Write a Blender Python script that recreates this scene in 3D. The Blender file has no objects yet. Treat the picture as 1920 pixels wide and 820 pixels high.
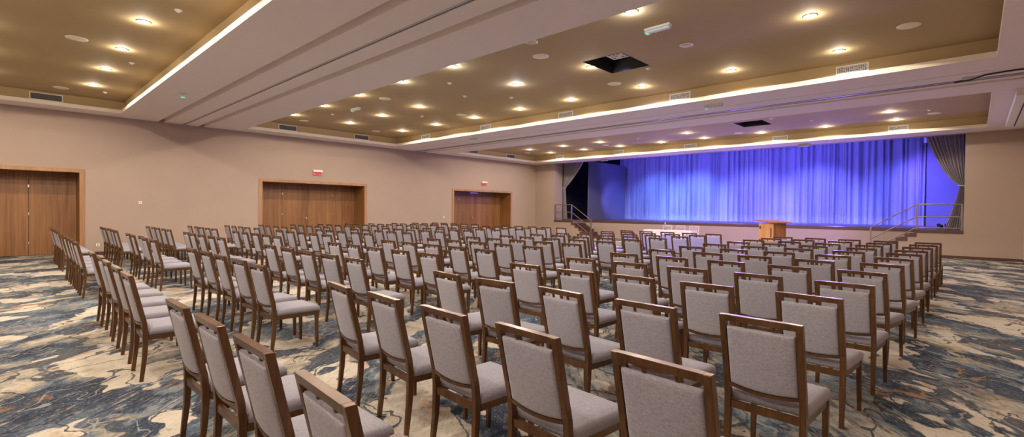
import bpy, bmesh, math, random
from mathutils import Vector, Matrix
random.seed(7)
PI = math.pi
scn = bpy.context.scene
COL = scn.collection

# ------------------------------------------------------------------ helpers
def tag(o, label=None, cat=None, group=None, kind=None):
    if label: o['label'] = label
    if cat: o['category'] = cat
    if group: o['group'] = group
    if kind: o['kind'] = kind
    return o

def empty(name, label, cat, loc=(0, 0, 0), rz=0.0, group=None):
    o = bpy.data.objects.new(name, None); COL.objects.link(o)
    o.empty_display_size = .1
    o.location = loc; o.rotation_euler = (0, 0, rz)
    return tag(o, label, cat, group)

def mesh_obj(name, bm, mat, parent=None, smooth=False):
    me = bpy.data.meshes.new(name)
    bmesh.ops.recalc_face_normals(bm, faces=bm.faces)
    bm.to_mesh(me); bm.free()
    if smooth:
        for p in me.polygons: p.use_smooth = True
    o = bpy.data.objects.new(name, me); COL.objects.link(o)
    for m in (mat if isinstance(mat, (list, tuple)) else [mat]): me.materials.append(m)
    if parent: o.parent = parent
    return o

def struct(name, bm, mat, label=None, parent=None, smooth=False):
    o = mesh_obj(name, bm, mat, parent, smooth)
    if parent is None: tag(o, label, None, None, 'structure')
    return o

def box(bm, x0, x1, y0, y1, z0, z1, bev=0.0, mi=0, seg=1):
    r = bmesh.ops.create_cube(bm, size=1.0)
    vs = r['verts']
    for v in vs:
        v.co = Vector((x0 + (v.co.x + .5) * (x1 - x0), y0 + (v.co.y + .5) * (y1 - y0), z0 + (v.co.z + .5) * (z1 - z0)))
    fs = set(f for v in vs for f in v.link_faces)
    for f in fs: f.material_index = mi
    if bev > 0:
        es = list(set(e for v in vs for e in v.link_edges))
        bmesh.ops.bevel(bm, geom=es, offset=bev, segments=seg, affect='EDGES', profile=.5)
    return bm

def B(*a, **k):
    bm = bmesh.new(); box(bm, *a, **k); return bm

def loft(bm, rings, cap=True):
    """rings: lists of points of equal length, closed loops; skinned into one tube"""
    R = [[bm.verts.new(p) for p in r] for r in rings]
    n = len(R[0])
    for a, b in zip(R, R[1:]):
        for i in range(n):
            bm.faces.new((a[i], a[(i + 1) % n], b[(i + 1) % n], b[i]))
    if cap:
        bm.faces.new(R[0][::-1]); bm.faces.new(R[-1])

def tube(bm, pts, rad, n=10, closed_square=False):
    pts = [Vector(p) for p in pts]
    rings = []
    for i, p in enumerate(pts):
        d = (pts[min(i + 1, len(pts) - 1)] - pts[max(i - 1, 0)]).normalized()
        up = Vector((0, 0, 1)) if abs(d.z) < .95 else Vector((0, 1, 0))
        a = d.cross(up).normalized(); b = a.cross(d).normalized()
        rr = rad
        if closed_square:
            q = [(-1, -1), (1, -1), (1, 1), (-1, 1)]
            rings.append([p + a * (u * rr) + b * (w * rr) for u, w in q])
        else:
            rings.append([p + a * (math.cos(2 * PI * k / n) * rr) + b * (math.sin(2 * PI * k / n) * rr) for k in range(n)])
    loft(bm, rings)

def lathe(bm, prof, n=24, c=(0, 0, 0)):
    rings = [[Vector((c[0] + r * math.cos(2 * PI * k / n), c[1] + r * math.sin(2 * PI * k / n), c[2] + z)) for k in range(n)] for r, z in prof]
    loft(bm, rings)

# ------------------------------------------------------------------ materials
def new_mat(name):
    m = bpy.data.materials.new(name); m.use_nodes = True
    nt = m.node_tree
    return m, nt, nt.nodes['Principled BSDF'], nt.nodes, nt.links

def setp(b, **k):
    for n, v in k.items(): b.inputs[n.replace('_', ' ')].default_value = v

def c4(c): return (c[0], c[1], c[2], 1)

def plain(name, col, rough=.6, metal=0.0, var=.06, scale=3.0, bump=0.0, bscale=60):
    m, nt, b, N, L = new_mat(name)
    tc = N.new('ShaderNodeTexCoord'); nz = N.new('ShaderNodeTexNoise')
    nz.inputs['Scale'].default_value = scale; nz.inputs['Detail'].default_value = 4
    L.new(tc.outputs['Object'], nz.inputs['Vector'])
    mx = N.new('ShaderNodeMix'); mx.data_type = 'RGBA'
    mx.inputs[6].default_value = c4([c * (1 - var) for c in col]); mx.inputs[7].default_value = c4([min(1, c * (1 + var)) for c in col])
    L.new(nz.outputs['Fac'], mx.inputs[0]); L.new(mx.outputs[2], b.inputs['Base Color'])
    setp(b, Roughness=rough, Metallic=metal)
    if bump:
        n2 = N.new('ShaderNodeTexNoise'); n2.inputs['Scale'].default_value = bscale; n2.inputs['Detail'].default_value = 3
        L.new(tc.outputs['Object'], n2.inputs['Vector'])
        bp = N.new('ShaderNodeBump'); bp.inputs['Strength'].default_value = bump; bp.inputs['Distance'].default_value = .003
        L.new(n2.outputs['Fac'], bp.inputs['Height']); L.new(bp.outputs['Normal'], b.inputs['Normal'])
    return m

def emit(name, col, strength):
    m, nt, b, N, L = new_mat(name)
    setp(b, Base_Color=c4(col), Emission_Color=c4(col), Emission_Strength=strength)
    return m

def math_node(N, L, op, a, bv=None, clamp=False):
    n = N.new('ShaderNodeMath'); n.operation = op; n.use_clamp = clamp
    for i, v in enumerate((a, bv)):
        if v is None: continue
        if isinstance(v, (int, float)): n.inputs[i].default_value = v
        else: L.new(v, n.inputs[i])
    return n.outputs[0]

def mixc(N, L, fac, a, b):
    n = N.new('ShaderNodeMix'); n.data_type = 'RGBA'
    for i, v in ((0, fac), (6, a), (7, b)):
        if isinstance(v, (int, float)): n.inputs[i].default_value = v
        elif isinstance(v, tuple): n.inputs[i].default_value = c4(v)
        else: L.new(v, n.inputs[i])
    return n.outputs[2]

def ramp(N, L, fac, stops):
    n = N.new('ShaderNodeValToRGB'); cr = n.color_ramp
    while len(cr.elements) > 1: cr.elements.remove(cr.elements[-1])
    for i, (p, c) in enumerate(stops):
        e = cr.elements[0] if i == 0 else cr.elements.new(p)
        e.position = p; e.color = c4(c) if not isinstance(c, (int, float)) else (c, c, c, 1)
    L.new(fac, n.inputs[0]); return n.outputs[0]

def noise(N, L, vec, scale, detail=4, rough=.55, dist=0.0):
    n = N.new('ShaderNodeTexNoise'); n.inputs['Scale'].default_value = scale
    n.inputs['Detail'].default_value = detail; n.inputs['Roughness'].default_value = rough; n.inputs['Distortion'].default_value = dist
    L.new(vec, n.inputs['Vector']); return n

def mapping(N, L, vec, scale=(1, 1, 1), rot=(0, 0, 0), loc=(0, 0, 0)):
    n = N.new('ShaderNodeMapping'); n.inputs['Scale'].default_value = scale
    n.inputs['Rotation'].default_value = rot; n.inputs['Location'].default_value = loc
    L.new(vec, n.inputs['Vector']); return n.outputs[0]

def carpet():
    m, nt, b, N, L = new_mat('patterned_carpet')
    tc = N.new('ShaderNodeTexCoord').outputs['Object']
    def warp(vec, nz, amt):
        q = N.new('ShaderNodeVectorMath'); q.operation = 'SUBTRACT'; L.new(nz.outputs['Color'], q.inputs[0]); q.inputs[1].default_value = (.5, .5, .5)
        k = N.new('ShaderNodeVectorMath'); k.operation = 'SCALE'; L.new(q.outputs[0], k.inputs[0]); k.inputs['Scale'].default_value = amt
        a = N.new('ShaderNodeVectorMath'); a.operation = 'ADD'; L.new(vec, a.inputs[0]); L.new(k.outputs[0], a.inputs[1]); return a.outputs[0]
    def thr(fac, a, b): return ramp(N, L, fac, [(a, 0.0), (b, 1.0)])
    def mul(a, b): return math_node(N, L, 'MULTIPLY', a, b)
    base = mapping(N, L, tc, (1, 1, 1), (0, 0, -math.radians(133.5)))      # brush direction runs diagonally across the hall
    p = warp(base, noise(N, L, base, .8, 3, .5), .8)
    p2 = warp(p, noise(N, L, base, 6, 4, .6), .09)
    st = mapping(N, L, p2, (.62, 1.0, 1))
    g = noise(N, L, st, 1.05, 8, .66)
    ground = ramp(N, L, g.outputs['Fac'], [(0.0, (.008, .014, .034)), (.415, (.013, .024, .056)), (.445, (.040, .066, .110)), (.468, (.10, .15, .205)), (.492, (.21, .25, .28)),
                                           (.515, (.27, .25, .19)), (.545, (.45, .40, .31)), (.60, (.60, .53, .42)), (.8, (.70, .63, .51))])
    # wide pale-blue and olive washes, then dry-brush streaks along the brush direction
    ground = mixc(N, L, mul(thr(noise(N, L, mapping(N, L, p, (.7, 1, 1), (0, 0, 0), (4, 9, 0)), .8, 5, .6).outputs['Fac'], .50, .62), .55), ground, (.17, .22, .27))
    pw = warp(base, noise(N, L, base, .9, 2, .5), .22)
    b1 = noise(N, L, mapping(N, L, pw, (1.5, 10, 1)), 1.7, 7, .75)
    patch = noise(N, L, mapping(N, L, p, (1, 1, 1), (0, 0, 0), (7, 1, 0)), 1.0, 3)
    ground = mixc(N, L, mul(mul(thr(b1.outputs['Fac'], .52, .56), thr(patch.outputs['Fac'], .42, .55)), .8), ground, (.016, .028, .062))
    b2 = noise(N, L, mapping(N, L, pw, (1.6, 13, 1), (0, 0, .12), (3, 3, 0)), 1.5, 7, .75)
    ground = mixc(N, L, mul(thr(b2.outputs['Fac'], .56, .60), .6), ground, (.56, .48, .38))
    nv = noise(N, L, mapping(N, L, p2, (.65, 1.15, 1), (0, 0, -.1), (12, 4, 0)), 1.5, 5, .56)
    ground = mixc(N, L, mul(thr(nv.outputs['Fac'], .535, .55), .88), ground, mixc(N, L, noise(N, L, p2, 4, 5, .7).outputs['Fac'], (.006, .012, .032), (.05, .08, .13)))
    # rust and ochre touches
    oc = noise(N, L, mapping(N, L, p2, (.7, 1, 1), (0, 0, 0), (2, 6, 0)), 1.9, 6, .66)
    ground = mixc(N, L, mul(thr(oc.outputs['Fac'], .60, .645), .75), ground, (.34, .165, .055))
    # cream islands with crisp edges
    isl = noise(N, L, mapping(N, L, p2, (.6, 1.1, 1), (0, 0, .1), (3.1, 8.2, 0)), 1.35, 4, .52)
    im = thr(isl.outputs['Fac'], .55, .56)
    vo = N.new('ShaderNodeTexVoronoi'); vo.feature = 'F1'; vo.inputs['Scale'].default_value = 2.5; vo.inputs['Randomness'].default_value = .95
    L.new(mapping(N, L, p2, (.62, 1.15, 1)), vo.inputs['Vector'])
    sep = N.new('ShaderNodeSeparateColor'); L.new(vo.outputs['Color'], sep.inputs[0])
    rad = math_node(N, L, 'ADD', mul(sep.outputs[2], .16), .14)
    pm = mul(math_node(N, L, 'LESS_THAN', vo.outputs['Distance'], rad), math_node(N, L, 'GREATER_THAN', sep.outputs[0], .52))
    cream = mixc(N, L, noise(N, L, p2, 3.4, 6, .65).outputs['Fac'], (.82, .74, .61), (.56, .50, .41))
    cream = mixc(N, L, mul(thr(noise(N, L, p, 2.3, 4).outputs['Fac'], .58, .68), .7), cream, (.46, .25, .10))
    cream = mixc(N, L, mul(thr(b1.outputs['Fac'], .60, .63), .4), cream, (.20, .21, .21))
    cover = math_node(N, L, 'MAXIMUM', im, pm)
    col = mixc(N, L, mul(cover, .95), ground, cream)
    # thin loops over the dark washes, dark hairlines across the pale ones
    ct = noise(N, L, mapping(N, L, p, (.7, 1.2, 1), (0, 0, 0), (9, 2, 0)), 1.9, 2, .5)
    ln = math_node(N, L, 'LESS_THAN', math_node(N, L, 'ABSOLUTE', math_node(N, L, 'SUBTRACT', ct.outputs['Fac'], .57)), .0065)
    ln2 = math_node(N, L, 'LESS_THAN', math_node(N, L, 'ABSOLUTE', math_node(N, L, 'SUBTRACT', vo.outputs['Distance'], .34)), .014)
    ln2 = mul(ln2, math_node(N, L, 'GREATER_THAN', sep.outputs[1], .5))
    inv = math_node(N, L, 'SUBTRACT', 1.0, cover)
    tint = mixc(N, L, thr(noise(N, L, p, 1.3, 2).outputs['Fac'], .5, .6), (.36, .37, .36), (.38, .22, .10))
    col = mixc(N, L, mul(mul(math_node(N, L, 'MAXIMUM', ln, ln2), inv), .75), col, tint)
    ck = noise(N, L, mapping(N, L, p2, (.7, 1, 1), (0, 0, .5), (1, 17, 0)), 1.4, 3, .5)
    cl = math_node(N, L, 'LESS_THAN', math_node(N, L, 'ABSOLUTE', math_node(N, L, 'SUBTRACT', ck.outputs['Fac'], .5)), .007)
    col = mixc(N, L, mul(cl, .85), col, (.018, .026, .05))
    grit = noise(N, L, mapping(N, L, base, (.5, 1.3, 1)), 22, 6, .8)
    col = mixc(N, L, mul(thr(grit.outputs['Fac'], .50, .62), .30), col, (.13, .16, .20))
    col = mixc(N, L, mul(thr(grit.outputs['Fac'], .47, .38), .28), col, (.66, .60, .50))
    sp = noise(N, L, base, 38, 3, .7)
    col = mixc(N, L, mul(thr(sp.outputs['Fac'], .60, .66), .35), col, (.62, .56, .48))
    col = mixc(N, L, mul(thr(sp.outputs['Fac'], .40, .34), .45), col, (.02, .03, .055))
    # pile grain
    gr = noise(N, L, tc, 260, 2)
    col = mixc(N, L, math_node(N, L, 'MULTIPLY', gr.outputs['Fac'], .28), col, (.03, .035, .05))
    L.new(col, b.inputs['Base Color'])
    bp = N.new('ShaderNodeBump'); bp.inputs['Strength'].default_value = .35; bp.inputs['Distance'].default_value = .004
    L.new(gr.outputs['Fac'], bp.inputs['Height']); L.new(bp.outputs['Normal'], b.inputs['Normal'])
    setp(b, Roughness=.95); b.inputs['Specular IOR Level'].default_value = .15
    return m

def fabric(name, col, weave=1.0):
    m, nt, b, N, L = new_mat(name)
    tc = N.new('ShaderNodeTexCoord').outputs['Object']
    oi = N.new('ShaderNodeObjectInfo').outputs['Random']
    cb = N.new('ShaderNodeCombineXYZ'); L.new(math_node(N, L, 'MULTIPLY', oi, 37.0), cb.inputs[0]); L.new(math_node(N, L, 'MULTIPLY', oi, 11.0), cb.inputs[1])
    ad = N.new('ShaderNodeVectorMath'); ad.operation = 'ADD'; L.new(tc, ad.inputs[0]); L.new(cb.outputs[0], ad.inputs[1]); v = ad.outputs[0]
    a = noise(N, L, mapping(N, L, v, (1, 1, .12)), 330, 2); c = noise(N, L, mapping(N, L, v, (.12, .6, 1)), 330, 2)
    t = math_node(N, L, 'ADD', math_node(N, L, 'MULTIPLY', a.outputs['Fac'], .5), math_node(N, L, 'MULTIPLY', c.outputs['Fac'], .5))
    k = ramp(N, L, t, [(.37, (col[0] * .72, col[1] * .72, col[2] * .72)), (.50, col), (.63, tuple(min(1, x * 1.24) for x in col))])
    big = noise(N, L, v, 5, 3)
    k = mixc(N, L, math_node(N, L, 'MULTIPLY', big.outputs['Fac'], .22), k, tuple(x * .72 for x in col))
    L.new(k, b.inputs['Base Color']); setp(b, Roughness=.9); b.inputs['Specular IOR Level'].default_value = .2
    b.inputs['Sheen Weight'].default_value = .15
    bp = N.new('ShaderNodeBump'); bp.inputs['Strength'].default_value = .35; bp.inputs['Distance'].default_value = .002
    ht = math_node(N, L, 'ADD', t, math_node(N, L, 'MULTIPLY', noise(N, L, v, 9, 2).outputs['Fac'], 2.0))
    L.new(ht, bp.inputs['Height']); L.new(bp.outputs['Normal'], b.inputs['Normal'])
    return m

def wood(name, c1, c2, scale=(1, 1, .06), rough=.45, freq=26, metal=0.0):
    m, nt, b, N, L = new_mat(name)
    tc = N.new('ShaderNodeTexCoord').outputs['Object']
    v = mapping(N, L, tc, scale)
    a = noise(N, L, v, freq, 6, .65, .6); c = noise(N, L, v, freq * .17, 3, .5)
    t = math_node(N, L, 'ADD', math_node(N, L, 'MULTIPLY', a.outputs['Fac'], .6), math_node(N, L, 'MULTIPLY', c.outputs['Fac'], .4))
    k = ramp(N, L, t, [(.36, c1), (.62, c2)])
    L.new(k, b.inputs['Base Color']); setp(b, Roughness=rough, Metallic=metal)
    return m

def curtain_mat(name, col):
    m, nt, b, N, L = new_mat(name)
    tc = N.new('ShaderNodeTexCoord').outputs['Object']
    a = noise(N, L, mapping(N, L, tc, (1, 1, .03)), 14, 4)
    k = mixc(N, L, a.outputs['Fac'], tuple(x * .8 for x in col), tuple(min(1, x * 1.1) for x in col))
    L.new(k, b.inputs['Base Color']); setp(b, Roughness=.75)
    b.inputs['Sheen Weight'].default_value = .3
    return m

def grille_mat(name, col, hole, scale=60):
    m, nt, b, N, L = new_mat(name)
    tc = N.new('ShaderNodeTexCoord').outputs['Object']
    vo = N.new('ShaderNodeTexVoronoi'); vo.inputs['Scale'].default_value = scale; vo.inputs['Randomness'].default_value = .12
    L.new(tc, vo.inputs['Vector'])
    f = math_node(N, L, 'LESS_THAN', vo.outputs['Distance'], .46)
    k = mixc(N, L, f, col, hole); L.new(k, b.inputs['Base Color']); setp(b, Roughness=.5)
    return m

M = dict(
    carpet=carpet(),
    wall=plain('taupe_wallcovering', (.40, .305, .245), .8, var=.05, scale=1.2, bump=.15, bscale=140),
    soffit=plain('soffit_paint', (.84, .76, .71), .85, var=.02),
    olive=plain('olive_gold_ceiling_paint', (.46, .345, .18), .8, var=.05, scale=.8),
    fascia=plain('cream_edge_paint', (.88, .80, .66), .7, var=.02),
    fabric=fabric('grey_linen_upholstery', (.370, .362, .43)),
    pale_fabric=fabric('pale_linen_upholstery', (.36, .30, .30)),
    bronze=wood('bronze_lacquered_frame', (.098, .047, .021), (.19, .095, .043), (1, 1, .08), .27, 60, .45),
    pale_frame=plain('pale_frame', (.52, .42, .35), .4, .2),
    oak=wood('oak_veneer', (.155, .060, .019), (.33, .155, .057), (1, 1, .035), .42, 20),
    oak_trim=wood('oak_trim', (.30, .15, .065), (.45, .25, .12), (1, 1, .05), .42, 24),
    oak_dark=wood('oak_reveal', (.20, .085, .026), (.33, .16, .055), (1, 1, .04), .45, 20),
    base=wood('brown_skirting', (.06, .025, .014), (.10, .045, .026), (.1, .1, 1), .45, 20),
    lip=plain('stage_edge_brown', (.10, .045, .035), .45),
    deck=plain('stage_deck', (.20, .15, .14), .38, var=.15, scale=2),
    dark=plain('matt_black_paint', (.012, .011, .014), .8),
    stagewall=plain('dark_stage_paint', (.035, .030, .085), .8),
    flat=plain('stage_flat_paint', (.17, .17, .25), .6, var=.03),
    curtain=curtain_mat('sheer_stage_cloth', (.66, .66, .74)),
    drape=curtain_mat('grey_velvet_drape', (.60, .54, .54)),
    metal=plain('brushed_rail_metal', (.30, .25, .22), .35, .7, var=.08, scale=20),
    track=plain('aluminium_track', (.55, .52, .56), .45, .4),
    white=plain('white_plastic', (.82, .80, .76), .45, var=.02),
    slot=plain('dark_slot', (.03, .025, .03), .6),
    grille=grille_mat('white_mesh_grille', (.58, .57, .55), (.04, .04, .04), 30),
    dgrille=grille_mat('dark_duct_grille', (.09, .085, .085), (.03, .028, .035), 70),
    spk=grille_mat('speaker_mesh', (.66, .58, .46), (.50, .43, .34), 160),
    lens=emit('lamp_lens', (1.0, .90, .76), 22.0),
    coollens=emit('cool_lamp_lens', (.93, .94, 1.0), 22.0),
    green=emit('green_indicator', (.25, .8, .5), .35),
    acryl=plain('clear_acrylic', (.66, .72, .68), .2),
    red=plain('red_exit_panel', (.75, .16, .13), .4),
    redletter=plain('dark_red_lettering', (.33, .01, .01), .5),
    cloth=plain('white_table_linen', (.78, .75, .71), .85, var=.02),
    glass=plain('clear_glassware', (.75, .78, .82), .1),
    lectern=wood('honey_wood', (.50, .22, .06), (.72, .36, .11), (.3, .3, .05), .4, 22),
    lectern_red=wood('reddish_slats', (.26, .085, .035), (.48, .20, .07), (5, 5, .03), .4, 6),
    chrome=plain('satin_nickel', (.75, .72, .68), .25, .9),
)

gb = M['glass'].node_tree.nodes['Principled BSDF']; gb.inputs['Transmission Weight'].default_value = .85; gb.inputs['IOR'].default_value = 1.3

# ------------------------------------------------------------------ camera (floor z=0, lens at 1.542 m)
f_px, cyp, yaw, pit, roll = 914.1092, 408.4501, .7592, -.0146, -.0104
Fv = Vector((-math.sin(yaw) * math.cos(pit), math.cos(yaw) * math.cos(pit), math.sin(pit)))
R0 = Vector((math.cos(yaw), math.sin(yaw), 0)); U0 = R0.cross(Fv)
Rv = R0 * math.cos(roll) - U0 * math.sin(roll); Uv = U0 * math.cos(roll) + R0 * math.sin(roll)
HC = 1.542
cam_d = bpy.data.cameras.new('camera'); cam = bpy.data.objects.new('camera', cam_d); COL.objects.link(cam)
mw = Matrix((Rv, Uv, -Fv)).transposed().to_4x4(); mw.translation = (0, 0, HC)
cam.matrix_world = mw
cam_d.sensor_width = 36; cam_d.lens = f_px * 36 / 1920; cam_d.shift_y = (cyp - 410) / 1920; cam_d.clip_start = .05
scn.camera = cam

def un(px, py, z):
    v = Fv + Rv * ((px - 960) / f_px) - Uv * ((py - cyp) / f_px)
    return Vector((0, 0, HC)) + v * ((z - HC) / v.z)

# ------------------------------------------------------------------ setting
XW, XR, YS, YB, ZS, ZC = -20.18, 1.19, 23.38, -5.2, 4.435, 4.80
TX0, TX1 = -19.27, .25
DOORS = [(-2.77, 1.86), (6.97, 11.60), (16.61, 21.24)]
XL = -21.06
bm = bmesh.new(); box(bm, XL - .05, XR + .2, YB - .2, 24.7, -.1, 0); struct('floor', bm, M['carpet'], 'navy, cream and slate patterned carpet under the chairs')
# left wall with three door openings
bm = bmesh.new(); ys = [YB - .2]
for a, b in DOORS: ys += [a + .06, b - .06]
ys += [YS + .8]
for i in range(0, len(ys), 2): box(bm, XL - .15, XW, ys[i], ys[i + 1], 0, 5.0)
for a, b in DOORS: box(bm, XL - .15, XW, a + .06, b - .06, 2.63, 5.0)
struct('wall_left', bm, M['wall'], 'long taupe wall with three recessed wooden door openings')
bm = bmesh.new(); box(bm, XR, XR + .2, YB - .2, YS + .8, 0, 5.0); struct('wall_right', bm, M['wall'], 'taupe wall beside the carpeted side aisle')
bm = bmesh.new(); box(bm, XW, XR, YB - .2, YB, 0, 5.0); struct('wall_back', bm, M['wall'], 'taupe wall behind the last row')
# stage wall: piers, header, lower front faces of the two landings
PXL, PXR = -18.65, -.28
bm = bmesh.new()
box(bm, XW, PXL, YS, YS + .82, 0, 5.0); struct('wall_front', bm, M['wall'], 'taupe wall between the door wall and the stage opening')
bm = bmesh.new(); box(bm, PXR, XR, YS, YS + .82, 0, 5.0); struct('wall_front', bm, M['wall'], 'taupe wall between the stage opening and the aisle wall')
bm = bmesh.new(); box(bm, PXL, PXR, YS, YS + .3, ZS - .005, 5.4); struct('wall_front', bm, M['wall'], 'header above the stage opening')
# skirtings
bm = bmesh.new(); ys2 = [YB] + [v for a, b in DOORS for v in (a, b)] + [YS]
for i in range(0, len(ys2), 2): box(bm, XW, XW + .015, ys2[i], ys2[i + 1], 0, .1)
struct('baseboard_left', bm, M['base'], 'dark brown skirting board along the door wall')
bm = bmesh.new(); box(bm, XR - .015, XR, YB, YS, 0, .1); struct('baseboard_right', bm, M['base'], 'dark brown skirting board along the aisle wall')
bm = bmesh.new(); box(bm, XW + .015, -17.36, YS - .015, YS, 0, .1); box(bm, -1.55, XR - .015, YS - .015, YS, 0, .1)
struct('baseboard_front', bm, M['base'], 'dark brown skirting board below the stage opening')

# ceiling: soffit strips with three sunken trays
TRAYS = [(-3.6, 2.633), (6.25, 12.52), (16.0, 22.22)]
HATCH = {1: (-6.26, -5.29, 8.78, 9.97), 2: (-6.41, -5.44, 18.37, 19.50)}
bm = bmesh.new()
strips = [(YB, -3.6), (2.633, 3.735), (3.92, 4.44), (4.54, 4.92), (5.11, 6.25), (12.52, 13.60), (13.635, 14.20), (14.50, 14.64), (14.87, 16.0), (22.22, YS + .02)]
for a, b in strips: box(bm, TX0, TX1, a, b, ZS, ZS + .09)
for x0, x1 in ((XW - .02, TX0), (TX1, XR + .02)):
    for a, b in ((YB, 3.735), (3.92, 4.44), (4.54, 4.92), (5.11, 14.20), (14.50, 14.64), (14.87, YS + .02)):
        box(bm, x0, x1, a, b, ZS, ZS + .09)
for a, b in ((3.735, 3.92), (4.44, 4.54), (4.92, 5.11), (13.60, 13.635), (14.20, 14.50), (14.64, 14.87)):
    for y0, y1, z0, z1 in ((a - .03, a, ZS + .09, ZS + .20), (b, b + .03, ZS + .09, ZS + .20), (a - .03, b + .03, ZS + .20, ZS + .23)): box(bm, XW - .02, XR + .02, y0, y1, z0, z1)
struct('ceiling', bm, M['soffit'], 'taupe lowered ceiling bands between the sunken trays')
for i, (a, b) in enumerate(TRAYS):
    bm = bmesh.new()
    z0, z1, t = ZS + .0005, ZS + .105, .10
    e = .006
    box(bm, TX0 - .004, TX0 + e, a - .004, b + .004, ZS - .002, z1, mi=0); box(bm, TX1 - e, TX1 + .004, a - .004, b + .004, ZS - .002, z1, mi=0)
    box(bm, TX0 + e, TX1 - e, a - .004, a + e, ZS - .002, z1, mi=0); box(bm, TX0 + e, TX1 - e, b - e, b + .004, ZS - .002, z1, mi=0)
    box(bm, TX0 - t, TX0 - .004, a - t, b + t, z1 - .01, z1, mi=0); box(bm, TX1 + .004, TX1 + t, a - t, b + t, z1 - .01, z1, mi=0)
    box(bm, TX0 - .004, TX1 + .004, a - t, a - .004, z1 - .01, z1, mi=0); box(bm, TX0 - .004, TX1 + .004, b + .004, b + t, z1 - .01, z1, mi=0)
    s = .085
    box(bm, TX0 - s - .1, TX0 - s, a - .3, b + .3, z1, ZC, mi=1); box(bm, TX1 + s, TX1 + s + .1, a - .3, b + .3, z1, ZC, mi=1)
    box(bm, TX0 - s, TX1 + s, a - s - .1, a - s, z1, ZC, mi=1); box(bm, TX0 - s, TX1 + s, b + s, b + s + .1, z1, ZC, mi=1)
    if i in HATCH:
        hx0, hx1, hy0, hy1 = HATCH[i]
        for r in ((TX0 - .2, hx0, a - .2, b + .2), (hx1, TX1 + .2, a - .2, b + .2), (hx0, hx1, a - .2, hy0), (hx0, hx1, hy1, b + .2)):
            box(bm, *r, ZC, ZC + .06, mi=1)
    else:
        box(bm, TX0 - .2, TX1 + .2, a - .2, b + .2, ZC, ZC + .06, mi=1)
    struct('trim_%d' % (i + 1), bm, [M['fascia'], M['olive']], ['sunken olive ceiling tray nearest the camera', 'sunken olive ceiling tray in the middle of the room', 'sunken olive ceiling tray before the stage'][i])

# doors
for i, (a, b) in enumerate(DOORS):
    bm = bmesh.new(); w, h = .125, 2.69
    box(bm, XW, XW + .03, a, a + w, 0, h, .004); box(bm, XW, XW + .03, b - w, b, 0, h, .004); box(bm, XW, XW + .03, a + w, b - w, h - .11, h, .004)
    d = struct('door_%d' % (i + 1), bm, M['oak_trim'], ['double folding oak doors at the camera end of the door wall', 'wide folding oak doors in the middle of the door wall', 'folding oak doors nearest the stage'][i])
    bm = bmesh.new(); box(bm, XL - .02, XW, a + .06, a + w, 0, 2.6); box(bm, XL - .02, XW, b - w, b - .06, 0, 2.6); box(bm, XL - .02, XW, a + w, b - w, 2.58, 2.63)
    struct('door_lining', bm, M['oak_dark'], parent=d)
    bm = bmesh.new(); box(bm, XL - .04, XL, a + w, b - w, 2.36, 2.58, .003); struct('transom_panel', bm, M['oak'], parent=d)
    lw = (b - a - 2 * w) / 4
    for k in range(4):
        y0, y1 = a + w + k * lw + .004, a + w + (k + 1) * lw - .004
        bm = bmesh.new(); box(bm, XL - .045, XL, y0, y1, .006, 2.352, .003); lf = struct('door_leaf', bm, M['oak'], parent=d)
        bm = bmesh.new()
        hy = y1 if k in (0, 2) else y0
        if k in (0, 2):
            for hz in (.35, 1.25, 2.1): box(bm, XL, XL + .018, hy - .012, hy + .02, hz, hz + .09, .003)
            struct('hinge', bm, M['chrome'], parent=lf)
        elif k == 1:
            box(bm, XL, XL + .012, y1 - .09, y1 - .05, 1.06, 1.18, .003); tube(bm, [(XL, y1 - .07, 1.12), (XL + .06, y1 - .07, 1.12), (XL + .065, y1 - .20, 1.12)], .012)
            struct('door_handle', bm, M['chrome'], parent=lf)
        else:
            bm.free()
    bm = bmesh.new(); box(bm, XL, XL + .05, (a + b) / 2 - .30, (a + b) / 2 + .30, 2.50, 2.58, .006); struct('closer_rail', bm, M['chrome'] if i == 2 else M['oak_dark'], parent=d)

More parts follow.
